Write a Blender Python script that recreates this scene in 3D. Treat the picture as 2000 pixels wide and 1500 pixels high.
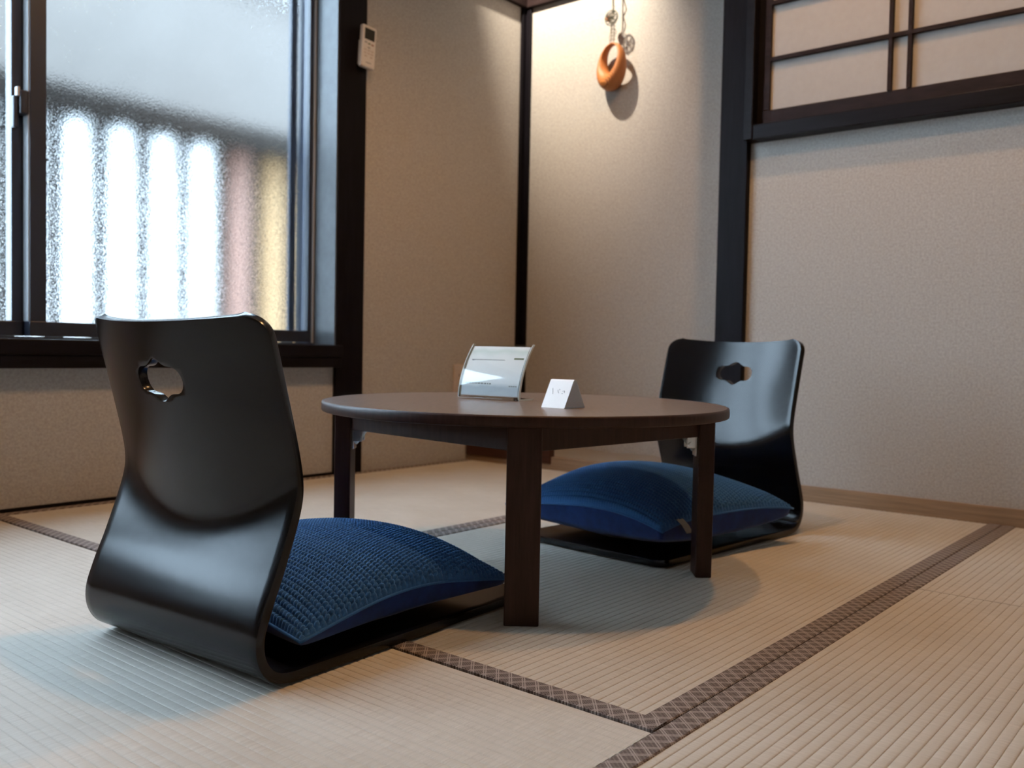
import bpy, bmesh, math, random
import numpy as np
from mathutils import Vector, Matrix

for o in list(bpy.data.objects):
    bpy.data.objects.remove(o, do_unlink=True)
scene = bpy.context.scene
COL = scene.collection
PI = math.pi
R = math.radians

# ------------------------------------------------------------------ camera
YAW, PITCH, ROLL = R(39.715), R(-2.134), R(1.114)
EYE = Vector((0.0, 0.0, 0.4167))
fwd = Vector((math.cos(YAW) * math.cos(PITCH), math.sin(YAW) * math.cos(PITCH), math.sin(PITCH)))
rgt = fwd.cross(Vector((0, 0, 1))).normalized()
upv = rgt.cross(fwd)
r2 = rgt * math.cos(ROLL) + upv * math.sin(ROLL)
u2 = -rgt * math.sin(ROLL) + upv * math.cos(ROLL)
cd = bpy.data.cameras.new('camera')
cam = bpy.data.objects.new('camera', cd)
COL.objects.link(cam)
cam.matrix_world = Matrix(((r2.x, u2.x, -fwd.x, EYE.x), (r2.y, u2.y, -fwd.y, EYE.y), (r2.z, u2.z, -fwd.z, EYE.z), (0, 0, 0, 1)))
cd.sensor_width = 36.0
cd.lens = 1786.4 / 2000 * 36.0
cd.clip_start = 0.02
cd.dof.use_dof = True
cd.dof.focus_distance = 1.22
cd.dof.aperture_fstop = 6.3
scene.camera = cam

# ------------------------------------------------------------------ world, exposure
SKY = 9.8
LAMP = 37.0
SPOT = 135.0
WARM = (1.0, 0.55, 0.22)
w = bpy.data.worlds.new('overcast_sky')
scene.world = w
w.use_nodes = True
bg = w.node_tree.nodes['Background']
bg.inputs[0].default_value = (0.635, 0.82, 1.0, 1)
bg.inputs[1].default_value = SKY
vs = scene.view_settings
vs.view_transform = 'Standard'
vs.look = 'None'
vs.gamma = 1.0
vs.use_curve_mapping = False
vs.exposure = 0.35
cy = scene.cycles
cy.max_bounces = 10
cy.diffuse_bounces = 5
cy.transmission_bounces = 8
cy.sample_clamp_indirect = 0.0
cy.blur_glossy = 1.0
cy.caustics_reflective = False

# ------------------------------------------------------------------ materials
def new_mat(name):
    m = bpy.data.materials.new(name)
    m.use_nodes = True
    nt = m.node_tree
    return m, nt, nt.nodes['Principled BSDF']


def N(nt, kind, **kw):
    n = nt.nodes.new(kind)
    for k, v in kw.items():
        if k in n.bl_rna.properties:
            setattr(n, k, v)
    return n


def setin(n, **kw):
    for k, v in kw.items():
        n.inputs[k.replace('_', ' ')].default_value = v


def c4(c):
    return (c[0], c[1], c[2], 1)


def simple(name, col, rough=0.5, metal=0.0, spec=0.5, nscale=0, namt=0.1, stretch=(1, 1, 1), bump=0.0, bscale=None, sheen=0.0, trans=0.0, ior=1.45, coat=0.0):
    """principled colour with optional procedural noise mottling and bump in object space"""
    m, nt, p = new_mat(name)
    setin(p, Base_Color=c4(col), Roughness=rough, Metallic=metal, IOR=ior)
    p.inputs['Specular IOR Level'].default_value = spec
    p.inputs['Sheen Weight'].default_value = sheen
    p.inputs['Transmission Weight'].default_value = trans
    p.inputs['Coat Weight'].default_value = coat
    if nscale:
        tc = N(nt, 'ShaderNodeTexCoord')
        mp = N(nt, 'ShaderNodeMapping')
        mp.inputs['Scale'].default_value = stretch
        nt.links.new(tc.outputs['Object'], mp.inputs[0])
        nz = N(nt, 'ShaderNodeTexNoise')
        setin(nz, Scale=nscale, Detail=6.0, Roughness=0.6)
        nt.links.new(mp.outputs[0], nz.inputs['Vector'])
        rp = N(nt, 'ShaderNodeValToRGB')
        rp.color_ramp.elements[0].position = 0.3
        rp.color_ramp.elements[1].position = 0.7
        rp.color_ramp.elements[0].color = c4([x * (1 - namt) for x in col])
        rp.color_ramp.elements[1].color = c4([min(1, x * (1 + namt)) for x in col])
        nt.links.new(nz.outputs[0], rp.inputs[0])
        nt.links.new(rp.outputs[0], p.inputs['Base Color'])
        if bump:
            b = N(nt, 'ShaderNodeBump')
            setin(b, Strength=bump, Distance=0.001)
            if bscale:
                nb = N(nt, 'ShaderNodeTexNoise')
                setin(nb, Scale=bscale, Detail=4.0)
                nt.links.new(mp.outputs[0], nb.inputs['Vector'])
                nt.links.new(nb.outputs[0], b.inputs['Height'])
            else:
                nt.links.new(nz.outputs[0], b.inputs['Height'])
            nt.links.new(b.outputs[0], p.inputs['Normal'])
    return m


M = {}
M['wall'] = simple('wall_fabric_paper', (0.40, 0.37, 0.34), 0.9, spec=0.2, nscale=170, namt=0.17, bump=0.35, bscale=260)
M['ceiling'] = simple('ceiling_board', (0.62, 0.57, 0.50), 0.85, nscale=30, namt=0.05)
M['dark_wood'] = simple('dark_stained_timber', (0.0055, 0.0045, 0.0065), 0.50, spec=0.10, nscale=14, namt=0.35, stretch=(6, 6, 0.5), bump=0.15)
M['dark_wood_h'] = simple('dark_stained_timber_rail', (0.006, 0.005, 0.007), 0.45, spec=0.14, nscale=14, namt=0.35, stretch=(0.5, 0.5, 6), bump=0.15)
M['brown_sash'] = simple('brown_black_sash_wood', (0.018, 0.010, 0.010), 0.55, spec=0.15, nscale=20, namt=0.3, stretch=(1, 1, 4))
M['red_wood'] = simple('red_brown_board', (0.045, 0.012, 0.007), 0.45, nscale=12, namt=0.3, stretch=(4, 0.6, 6))
M['base_wood'] = simple('baseboard_wood', (0.27, 0.175, 0.105), 0.5, nscale=18, namt=0.22, stretch=(4, 0.35, 9))
M['alcove_wood'] = simple('alcove_floor_wood', (0.29, 0.25, 0.21), 0.35, nscale=16, namt=0.15, stretch=(6, 0.4, 1))
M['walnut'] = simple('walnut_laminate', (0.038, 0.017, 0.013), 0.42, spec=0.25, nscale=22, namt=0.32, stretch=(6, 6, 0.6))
M['walnut_top'] = simple('walnut_laminate_sheen', (0.150, 0.108, 0.088), 0.30, spec=0.8, nscale=15, namt=0.18, stretch=(0.8, 9, 1))  # leg walnut lightened, reflected light mixed into the top's colour
M['lacquer'] = simple('black_lacquer', (0.0032, 0.0030, 0.0040), 0.20, spec=0.40, nscale=35, namt=0.25)
M['jamb'] = simple('blue_grey_jamb', (0.095, 0.105, 0.115), 0.35, nscale=20, namt=0.15)  # blue-grey, paler than the black post beside it
M['alu_dark'] = simple('dark_anodised_aluminium', (0.024, 0.031, 0.052), 0.35, spec=0.6)
M['alu_light'] = simple('pale_aluminium', (0.42, 0.42, 0.43), 0.4, metal=0.3)
M['chrome'] = simple('zinc_bracket', (0.62, 0.62, 0.60), 0.28, metal=1.0)
M['paper'] = simple('shoji_paper', (0.37, 0.345, 0.325), 0.9, spec=0.1, nscale=60, namt=0.03)
M['white_plastic'] = simple('ivory_plastic', (0.62, 0.57, 0.53), 0.45)
M['outlet'] = simple('beige_outlet_plastic', (0.50, 0.41, 0.35), 0.5)
M['lcd'] = simple('lcd_grey', (0.035, 0.035, 0.030), 0.25)
M['btn_grey'] = simple('button_grey', (0.26, 0.26, 0.25), 0.5)
M['btn_green'] = simple('button_green', (0.10, 0.14, 0.05), 0.5)
M['btn_red'] = simple('button_red', (0.28, 0.10, 0.06), 0.5)
M['ink_grey'] = simple('print_grey', (0.16, 0.17, 0.20), 0.7)
def clear_sheet():
    m, nt, p = new_mat('clear_acrylic')
    out = nt.nodes['Material Output']
    t = N(nt, 'ShaderNodeBsdfTransparent')
    t.inputs[0].default_value = (0.985, 1.0, 1.0, 1)
    g = N(nt, 'ShaderNodeBsdfGlossy')
    g.inputs['Roughness'].default_value = 0.03
    lw = N(nt, 'ShaderNodeLayerWeight')
    lw.inputs[0].default_value = 0.5
    pw = N(nt, 'ShaderNodeMath', operation='POWER')
    pw.inputs[1].default_value = 4.0
    nt.links.new(lw.outputs['Facing'], pw.inputs[0])
    fr = N(nt, 'ShaderNodeMath', operation='MULTIPLY_ADD')
    fr.inputs[1].default_value = 0.9
    fr.inputs[2].default_value = 0.05
    nt.links.new(pw.outputs[0], fr.inputs[0])
    mx = N(nt, 'ShaderNodeMixShader')
    nt.links.new(fr.outputs[0], mx.inputs[0])
    nt.links.new(t.outputs[0], mx.inputs[1])
    nt.links.new(g.outputs[0], mx.inputs[2])
    nt.links.new(mx.outputs[0], out.inputs[0])
    return m


M['acrylic'] = clear_sheet()
M['acrylic_edge'] = simple('acrylic_edge_glint', (0.74, 0.86, 0.88), 0.15)  # opaque pale colour painted in for the glint along clear sheet edges
M['white_metal'] = simple('white_sign', (0.92, 0.92, 0.92), 0.35)
M['sign_side'] = simple('grey_sign_end', (0.55, 0.58, 0.61), 0.5)
M['wire'] = simple('dull_wire', (0.07, 0.07, 0.055), 0.4, metal=0.6)
M['string'] = simple('cord', (0.20, 0.16, 0.11), 0.8)
M['tag'] = simple('cream_fabric_tag', (0.62, 0.54, 0.44), 0.8)
M['velvet'] = simple('royal_blue_velvet', (0.004, 0.026, 0.12), 0.85, spec=0.2, sheen=0.12, nscale=40, namt=0.3)
M['fitting'] = simple('lamp_housing', (0.75, 0.74, 0.72), 0.4)
M['outdoor_dark'] = simple('dark_batten', (0.050, 0.045, 0.041), 1.0, spec=0.0)
M['outdoor_roof'] = simple('pale_roof', (0.105, 0.094, 0.086), 1.0, spec=0.0, nscale=8, namt=0.15)
M['outdoor_ground'] = simple('concrete', (0.30, 0.29, 0.28), 1.0, spec=0.0, nscale=20, namt=0.1)
M['subfloor'] = simple('subfloor_board', (0.06, 0.045, 0.035), 0.8)


def knit_mat():
    m, nt, p = new_mat('navy_knit')
    setin(p, Roughness=0.85)
    p.inputs['Specular IOR Level'].default_value = 0.15
    p.inputs['Sheen Weight'].default_value = 0.45
    p.inputs['Sheen Roughness'].default_value = 0.4
    p.inputs['Sheen Tint'].default_value = (0.35, 0.6, 0.9, 1)
    tc = N(nt, 'ShaderNodeTexCoord')
    nz = N(nt, 'ShaderNodeTexNoise')
    setin(nz, Scale=600.0, Detail=3.0)
    nt.links.new(tc.outputs['Object'], nz.inputs['Vector'])
    rp = N(nt, 'ShaderNodeValToRGB')
    rp.color_ramp.elements[0].color = (0.017, 0.066, 0.185, 1)
    rp.color_ramp.elements[1].color = (0.044, 0.150, 0.355, 1)
    nt.links.new(nz.outputs[0], rp.inputs[0])
    nt.links.new(rp.outputs[0], p.inputs['Base Color'])
    b = N(nt, 'ShaderNodeBump')
    setin(b, Strength=0.4, Distance=0.0008)
    nt.links.new(nz.outputs[0], b.inputs['Height'])
    nt.links.new(b.outputs[0], p.inputs['Normal'])
    return m


M['knit'] = knit_mat()


def tatami_mat():
    """woven rush: rushes run across the mat (local y), warp ridges are geometry along local x"""
    m, nt, p = new_mat('tatami_rush')
    setin(p, Roughness=0.62)
    p.inputs['Specular IOR Level'].default_value = 0.35
    tc = N(nt, 'ShaderNodeTexCoord')
    mp = N(nt, 'ShaderNodeMapping')
    mp.inputs['Scale'].default_value = (560, 22, 1)
    nt.links.new(tc.outputs['Object'], mp.inputs[0])
    nz = N(nt, 'ShaderNodeTexNoise')
    setin(nz, Scale=1.0, Detail=3.0, Roughness=0.6)
    nt.links.new(mp.outputs[0], nz.inputs['Vector'])
    rp = N(nt, 'ShaderNodeValToRGB')
    rp.color_ramp.elements[0].position = 0.28
    rp.color_ramp.elements[1].position = 0.72
    rp.color_ramp.elements[0].color = (0.455, 0.408, 0.350, 1)
    rp.color_ramp.elements[1].color = (0.575, 0.527, 0.463, 1)
    nt.links.new(nz.outputs[0], rp.inputs[0])
    mp2 = N(nt, 'ShaderNodeMapping')
    mp2.inputs['Scale'].default_value = (5, 5, 1)
    nt.links.new(tc.outputs['Object'], mp2.inputs[0])
    n2 = N(nt, 'ShaderNodeTexNoise')
    setin(n2, Scale=1.0, Detail=2.0)
    nt.links.new(mp2.outputs[0], n2.inputs['Vector'])
    mx = N(nt, 'ShaderNodeMixRGB', blend_type='SOFT_LIGHT')
    mx.inputs[0].default_value = 0.25
    nt.links.new(rp.outputs[0], mx.inputs[1])
    nt.links.new(n2.outputs[0], mx.inputs[2])
    nt.links.new(mx.outputs[0], p.inputs['Base Color'])
    b = N(nt, 'ShaderNodeBump')
    setin(b, Strength=0.35, Distance=0.0006)
    nt.links.new(nz.outputs[0], b.inputs['Height'])
    nt.links.new(b.outputs[0], p.inputs['Normal'])
    return m


M['tatami'] = tatami_mat()


def border_mat():
    """brown woven edging with a crossed double-line lattice; UV in metres (u along, v across)"""
    m, nt, p = new_mat('tatami_border_cloth')
    setin(p, Roughness=0.75)
    p.inputs['Specular IOR Level'].default_value = 0.3
    uv = N(nt, 'ShaderNodeUVMap')
    sp = N(nt, 'ShaderNodeSeparateXYZ')
    nt.links.new(uv.outputs[0], sp.inputs[0])

    def mth(op, a, b=None, c=None):
        n = N(nt, 'ShaderNodeMath', operation=op)
        for i, x in enumerate((a, b, c)):
            if x is None:
                continue
            if isinstance(x, (int, float)):
                n.inputs[i].default_value = x
            else:
                nt.links.new(x, n.inputs[i])
        return n.outputs[0]

    def band(coord, pitch, width, off=0.0):
        f = mth('FRACT', mth('ADD', mth('DIVIDE', coord, pitch), off))
        return mth('LESS_THAN', mth('ABSOLUTE', mth('SUBTRACT', f, 0.5)), width)

    a = mth('ADD', sp.outputs[0], mth('MULTIPLY', sp.outputs[1], 0.85))
    b_ = mth('SUBTRACT', sp.outputs[0], mth('MULTIPLY', sp.outputs[1], 0.85))
    P = 0.0215
    l1 = mth('MAXIMUM', band(a, P, 0.045, 0.09), band(a, P, 0.045, -0.09))
    l2 = mth('MAXIMUM', band(b_, P, 0.045, 0.09), band(b_, P, 0.045, -0.09))
    lines = mth('MAXIMUM', l1, l2)
    f1 = band(mth('ADD', sp.outputs[0], mth('MULTIPLY', sp.outputs[1], 1.6)), 0.0052, 0.25)
    f2 = band(mth('SUBTRACT', mth('MULTIPLY', sp.outputs[0], 1.2), sp.outputs[1]), 0.0071, 0.2)
    fine = mth('MULTIPLY', mth('MAXIMUM', f1, f2), 0.35)
    fac = mth('MAXIMUM', lines, fine)
    nz = N(nt, 'ShaderNodeTexNoise')
    setin(nz, Scale=900.0, Detail=2.0)
    nt.links.new(uv.outputs[0], nz.inputs['Vector'])
    fac2 = mth('MULTIPLY', fac, mth('ADD', nz.outputs[0], 0.35))
    mx = N(nt, 'ShaderNodeMixRGB')
    mx.inputs[1].default_value = (0.062, 0.042, 0.036, 1)
    mx.inputs[2].default_value = (0.40, 0.34, 0.31, 1)
    nt.links.new(fac2, mx.inputs[0])
    nt.links.new(mx.outputs[0], p.inputs['Base Color'])
    bp = N(nt, 'ShaderNodeBump')
    setin(bp, Strength=0.4, Distance=0.0005)
    nt.links.new(fac2, bp.inputs['Height'])
    nt.links.new(bp.outputs[0], p.inputs['Normal'])
    return m


M['border'] = border_mat()


def pattern_glass():
    m, nt, p = new_mat('pebbled_window_glass')
    out = nt.nodes['Material Output']
    g = N(nt, 'ShaderNodeBsdfGlass', distribution='BECKMANN')
    setin(g, Color=(0.97, 0.99, 1.0, 1), Roughness=0.06, IOR=1.45)
    tc = N(nt, 'ShaderNodeTexCoord')
    nz = N(nt, 'ShaderNodeTexNoise')
    setin(nz, Scale=340.0, Detail=1.0, Roughness=0.5)
    nt.links.new(tc.outputs['Object'], nz.inputs['Vector'])
    b = N(nt, 'ShaderNodeBump')
    setin(b, Strength=0.26, Distance=0.0012)
    nt.links.new(nz.outputs[0], b.inputs['Height'])
    nt.links.new(b.outputs[0], g.inputs['Normal'])
    nt.links.new(g.outputs[0], out.inputs[0])
    return m


M['glass'] = pattern_glass()


def translucent(name, col, clear=0.0):
    m, nt, p = new_mat(name)
    out = nt.nodes['Material Output']
    d = N(nt, 'ShaderNodeBsdfDiffuse')
    t = N(nt, 'ShaderNodeBsdfTranslucent')
    d.inputs[0].default_value = c4([x * 0.9 for x in col])
    t.inputs[0].default_value = c4(col)
    mx = N(nt, 'ShaderNodeMixShader')
    mx.inputs[0].default_value = 0.6
    nt.links.new(d.outputs[0], mx.inputs[1])
    nt.links.new(t.outputs[0], mx.inputs[2])
    tr = N(nt, 'ShaderNodeBsdfTransparent')
    m2 = N(nt, 'ShaderNodeMixShader')
    m2.inputs[0].default_value = clear
    nt.links.new(mx.outputs[0], m2.inputs[1])
    nt.links.new(tr.outputs[0], m2.inputs[2])
    nt.links.new(m2.outputs[0], out.inputs[0])
    return m


M['sheet_white'] = translucent('translucent_white_sheet', (0.90, 0.88, 0.85), 0.42)
M['sheet_pink'] = translucent('translucent_pink_sheet', (0.62, 0.45, 0.39))
M['sheet_orange'] = translucent('translucent_orange_sheet', (0.74, 0.57, 0.38))


def weave_mat():
    m, nt, p = new_mat('orange_bamboo_weave')
    setin(p, Roughness=0.5)
    tc = N(nt, 'ShaderNodeTexCoord')
    mp = N(nt, 'ShaderNodeMapping')
    mp.inputs['Rotation'].default_value = (0.5, 0.3, 0.2)
    nt.links.new(tc.outputs['Object'], mp.inputs[0])
    wv = N(nt, 'ShaderNodeTexWave')
    setin(wv, Scale=75.0, Distortion=3.0, Detail=2.0)
    nt.links.new(mp.outputs[0], wv.inputs['Vector'])
    rp = N(nt, 'ShaderNodeValToRGB')
    rp.color_ramp.elements[0].color = (0.24, 0.065, 0.014, 1)
    rp.color_ramp.elements[1].color = (0.55, 0.20, 0.045, 1)
    nt.links.new(wv.outputs[0], rp.inputs[0])
    nt.links.new(rp.outputs[0], p.inputs['Base Color'])
    b = N(nt, 'ShaderNodeBump')
    setin(b, Strength=0.5, Distance=0.001)
    nt.links.new(wv.outputs[0], b.inputs['Height'])
    nt.links.new(b.outputs[0], p.inputs['Normal'])
    return m


M['weave'] = weave_mat()


def card_mat():
    """printed card: white with a pale green-grey head band and faint grey lower picture (local x across, z up)"""
    m, nt, p = new_mat('printed_card')
    setin(p, Roughness=0.35)
    uv = N(nt, 'ShaderNodeUVMap')
    sp = N(nt, 'ShaderNodeSeparateXYZ')
    nt.links.new(uv.outputs[0], sp.inputs[0])
    rp = N(nt, 'ShaderNodeValToRGB')
    cr = rp.color_ramp
    cr.elements[0].position = 0.0
    cr.elements[0].color = (0.74, 0.78, 0.82, 1)
    cr.elements[1].position = 0.17
    cr.elements[1].color = (0.62, 0.67, 0.72, 1)
    for pos, c in ((0.26, (0.95, 0.95, 0.95)), (0.70, (0.96, 0.96, 0.96)), (0.80, (0.90, 0.92, 0.92)), (0.90, (0.72, 0.80, 0.77)), (0.97, (0.92, 0.93, 0.93))):
        e = cr.elements.new(pos)
        e.color = c4(c)
    nz = N(nt, 'ShaderNodeTexNoise')
    setin(nz, Scale=4.0, Detail=2.0)
    nt.links.new(uv.outputs[0], nz.inputs['Vector'])
    md = N(nt, 'ShaderNodeMath', operation='MULTIPLY_ADD')
    md.inputs[1].default_value = 0.12
    nt.links.new(nz.outputs[0], md.inputs[0])
    ad = N(nt, 'ShaderNodeMath', operation='SUBTRACT')
    ad.inputs[1].default_value = 0.06
    nt.links.new(sp.outputs[1], md.inputs[2])
    nt.links.new(md.outputs[0], ad.inputs[0])
    nt.links.new(ad.outputs[0], rp.inputs[0])
    nt.links.new(rp.outputs[0], p.inputs['Base Color'])
    return m


M['card'] = card_mat()

# ------------------------------------------------------------------ builders
def link(o, parent=None):
    COL.objects.link(o)
    if parent is not None:
        o.parent = parent
    return o


def tag(o, label=None, cat=None, group=None, kind=None):
    if label:
        o['label'] = label
    if cat:
        o['category'] = cat
    if group:
        o['group'] = group
    if kind:
        o['kind'] = kind
    return o


def empty(name, loc, rz=0.0):
    o = bpy.data.objects.new(name, None)
    o.location = loc
    o.rotation_euler = (0, 0, rz)
    o.empty_display_size = 0.05
    return link(o)


def mesh_obj(name, verts, faces, mat, parent=None, smooth=False, uvs=None):
    me = bpy.data.meshes.new(name)
    me.from_pydata(verts, [], faces)
    if uvs is not None:
        ul = me.uv_layers.new(name='UVMap')
        li = np.zeros(len(me.loops), dtype=np.int32)
        me.loops.foreach_get('vertex_index', li)
        ul.data.foreach_set('uv', np.asarray(uvs, dtype=np.float32)[li].ravel())
    me.materials.append(M[mat] if isinstance(mat, str) else mat)
    if smooth:
        me.polygons.foreach_set('use_smooth', [True] * len(me.polygons))
    me.update()
    return link(bpy.data.objects.new(name, me), parent)


def bm_obj(name, bm, mat, parent=None, smooth=False):
    me = bpy.data.meshes.new(name)
    bmesh.ops.recalc_face_normals(bm, faces=bm.faces)
    bm.to_mesh(me)
    bm.free()
    me.materials.append(M[mat])
    if smooth:
        me.polygons.foreach_set('use_smooth', [True] * len(me.polygons))
    return link(bpy.data.objects.new(name, me), parent)


def add_box(bm, lo, hi, bevel=0.0, seg=2):
    mtx = Matrix.Translation([(a + b) / 2 for a, b in zip(lo, hi)]) @ Matrix.Diagonal([abs(b - a) for a, b in zip(lo, hi)] + [1])
    r = bmesh.ops.create_cube(bm, size=1.0, matrix=mtx)
    if bevel:
        es = list({e for v in r['verts'] for e in v.link_edges})
        bmesh.ops.bevel(bm, geom=es, offset=bevel, segments=seg, affect='EDGES', profile=0.5)


def box(name, lo, hi, mat, parent=None, bevel=0.0, seg=2):
    bm = bmesh.new()
    add_box(bm, lo, hi, bevel, seg)
    return bm_obj(name, bm, mat, parent)


def boxes(name, items, mat, parent=None, bevel=0.0):
    bm = bmesh.new()
    for lo, hi in items:
        add_box(bm, lo, hi, bevel)
    return bm_obj(name, bm, mat, parent)


def lathe(name, prof, mat, parent=None, n=48, loc=(0, 0, 0), smooth=True):
    vs_, fs = [], []
    for r, z in prof:
        for k in range(n):
            a = 2 * PI * k / n
            vs_.append((loc[0] + r * math.cos(a), loc[1] + r * math.sin(a), loc[2] + z))
    for i in range(len(prof) - 1):
        for k in range(n):
            k2 = (k + 1) % n
            fs.append((i * n + k, i * n + k2, (i + 1) * n + k2, (i + 1) * n + k))
    fs.append(tuple(range(n))[::-1])
    fs.append(tuple((len(prof) - 1) * n + k for k in range(n)))
    o = mesh_obj(name, vs_, fs, mat, parent)
    if smooth:
        for f in o.data.polygons:
            f.use_smooth = len(f.vertices) == 4
        o.data.set_sharp_from_angle(angle=R(40))
    return o


def add_tube(bm, pts, rad, n=8):
    rings = []
    pts = [Vector(p) for p in pts]
    for i, p in enumerate(pts):
        t = (pts[min(i + 1, len(pts) - 1)] - pts[max(i - 1, 0)]).normalized()
        a = t.orthogonal().normalized()
        if rings:
            a = (prev - t * prev.dot(t)).normalized()
        prev = a
        b = t.cross(a)
        rr = rad[i] if isinstance(rad, (list, tuple)) else rad
        rings.append([bm.verts.new(p + a * math.cos(2 * PI * k / n) * rr + b * math.sin(2 * PI * k / n) * rr) for k in range(n)])
    for i in range(len(rings) - 1):
        for k in range(n):
            bm.faces.new((rings[i][k], rings[i][(k + 1) % n], rings[i + 1][(k + 1) % n], rings[i + 1][k]))
    bm.faces.new(rings[0][::-1])
    bm.faces.new(rings[-1])


def tube(name, pts, rad, mat, parent=None, n=8):
    bm = bmesh.new()
    add_tube(bm, pts, rad, n)
    return bm_obj(name, bm, mat, parent, smooth=True)


S = 'structure'
XR = 2.553       # face of the shoji wall
XB = 2.545       # face of its baseboard and of the alcove step
XA = 2.854       # back of the alcove
YW = 2.334       # face of the window wall
XMIN, YMIN, TOP = -1.95, -1.50, 2.35

# ------------------------------------------------------------------ room shell
fl = box('floor', (XMIN - 0.1, YMIN - 0.1, -0.12), (XA + 0.1, YW + 0.12, -0.031), 'subfloor')
tag(fl, 'straw tatami mat floor with brown cloth borders', 'floor', kind=S)

RIDGE = 0.0138
GAP = 0.0012


def tatami(x0, x1, y0, y1, along, borders, parent):
    """one mat; ridges run along 'along'; borders: list of (side, width)"""
    x0, x1, y0, y1 = x0 + GAP, x1 - GAP, y0 + GAP, y1 - GAP
    L, W = (x1 - x0, y1 - y0) if along == 'x' else (y1 - y0, x1 - x0)
    nr = max(2, round(W / RIDGE))
    prof = []
    for i in range(nr):
        for f, h in ((0.0, -0.0013), (0.055, -0.00055), (0.15, -0.0002), (0.32, -0.00006), (0.5, 0.0), (0.68, -0.00006), (0.85, -0.0002), (0.945, -0.00055)):
            prof.append((-W / 2 + W * (i + f) / nr, h))
    prof.append((W / 2, -0.0013))
    v, f = [], []
    for sx in (-L / 2, L / 2):
        for y, h in prof:
            v.append((sx, y, h))
    n = len(prof)
    for i in range(n - 1):
        f.append((i, n + i, n + i + 1, i + 1))
    b0 = len(v)
    v += [(-L / 2, -W / 2, -0.03), (L / 2, -W / 2, -0.03), (L / 2, W / 2, -0.03), (-L / 2, W / 2, -0.03)]
    f += [(0, b0, b0 + 1, n), (n - 1, 2 * n - 1, b0 + 2, b0 + 3), (b0, b0 + 3, b0 + 2, b0 + 1)]
    f.append(tuple([b0 + 3, b0] + list(range(0, n))))
    f.append(tuple([b0 + 1, b0 + 2] + list(range(2 * n - 1, n - 1, -1))))
    o = mesh_obj('tatami_mat', v, f, 'tatami', parent, smooth=False)
    for p in o.data.polygons:
        p.use_smooth = False
    o.location = ((x0 + x1) / 2, (y0 + y1) / 2, 0)
    if along == 'y':
        o.rotation_euler = (0, 0, PI / 2)
    for side, w_ in borders:
        # local frame of the mat: side in '+y','-y' (long edges) or '-x','+x'; world sides for 'x' mats coincide
        if side[1] == 'y':
            length, cx, cyy, rot = L, 0, (W / 2 - w_ / 2) * (1 if side[0] == '+' else -1), 0
        else:
            length, cx, cyy, rot = W, (L / 2 - w_ / 2) * (1 if side[0] == '+' else -1), 0, PI / 2
        ns = 12
        bv, bf, buv = [], [], []
        sec = [(-w_ / 2 - 0.0004, -0.012), (-w_ / 2 - 0.0004, 0.0006), (-w_ / 2 + 0.0016, 0.0017), (0, 0.0020), (w_ / 2 - 0.0016, 0.0017), (w_ / 2 + 0.0004, 0.0006), (w_ / 2 + 0.0004, -0.012)]
        if side[1] == 'x':
            sec = [(a, b + 0.0012) for a, b in sec]
        for i in range(ns + 1):
            xx = -length / 2 + length * i / ns
            for a, b in sec:
                bv.append((xx, a, b))
                buv.append((xx, a))
        m_ = len(sec)
        for i in range(ns):
            for j in range(m_ - 1):
                bf.append((i * m_ + j, (i + 1) * m_ + j, (i + 1) * m_ + j + 1, i * m_ + j + 1))
        bf.append(tuple(range(m_)))
        bf.append(tuple(ns * m_ + k for k in range(m_))[::-1])
        bo = mesh_obj('border', bv, bf, 'border', o, uvs=buv)
        bo.location = (cx, cyy, 0)
        bo.rotation_euler = (0, 0, rot)
        bo['label'] = 'brown patterned cloth border'
    return o


HB = 0.030
YD = 0.507
XT = 0.865
YM = 1.438
tatami(XT, XB, YD, YM, 'x', [('-y', HB), ('+y', HB), ('-x', HB)], fl)
tatami(XT, XB, YM, YW - 0.004, 'x', [('-y', HB), ('+y', HB), ('-x', HB)], fl)
tatami(XT - 0.84, XT, YD, YW - 0.004, 'y', [('+y', HB)], fl)
tatami(XMIN, XT - 0.84, YD, YW - 0.004, 'y', [('-y', HB)], fl)
tatami(1.733, XB, YD - 0.84, YD, 'x', [('+y', HB), ('-y', HB)], fl)
tatami(0.06, 1.733, YD - 0.84, YD, 'x', [('+y', HB), ('-y', HB)], fl)
tatami(XMIN, 0.06, YD - 0.84, YD, 'x', [('+y', HB)], fl)
tatami(XMIN, 0.62, YMIN, YD - 0.84, 'x', [('+y', HB)], fl)
tatami(0.62, XB, YMIN, YD - 0.84, 'x', [('+y', HB)], fl)

# window wall (the opening X -0.02..1.907, z 0.421..1.75)
WX0, WX1, WZ0, WZ1 = -0.82, 1.907, 0.421, 2.02
o = boxes('wall_left', [((XMIN - 0.1, YW, -0.03), (XA + 0.1, YW + 0.12, WZ0 - 0.005)), ((XMIN - 0.1, YW, WZ1), (XA + 0.1, YW + 0.12, TOP)),
                        ((XMIN - 0.1, YW, WZ0 - 0.005), (WX0 - 0.01, YW + 0.12, WZ1)), ((WX1 + 0.01, YW, WZ0 - 0.005), (XA + 0.1, YW + 0.12, WZ1))], 'wall')
tag(o, 'beige papered wall around the frosted window', 'wall', kind=S)
o = box('wall_right', (XR, YMIN - 0.1, -0.03), (XR + 0.10, 1.30, TOP), 'wall')
tag(o, 'greige papered wall below the paper screen', 'wall', kind=S)
o = box('wall_back', (XA, 1.20, -0.03), (XA + 0.10, YW, TOP), 'wall')
tag(o, 'spot-lit alcove wall behind the hanging basket', 'wall', kind=S)
o = box('wall_side', (XR + 0.10, 1.20, -0.03), (XA, 1.30, TOP), 'wall')
tag(o, 'return wall of the alcove behind the dark pillar', 'wall', kind=S)
o = box('wall_front', (XMIN - 0.1, YMIN - 0.1, -0.03), (XR, YMIN, TOP), 'wall')
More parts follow.
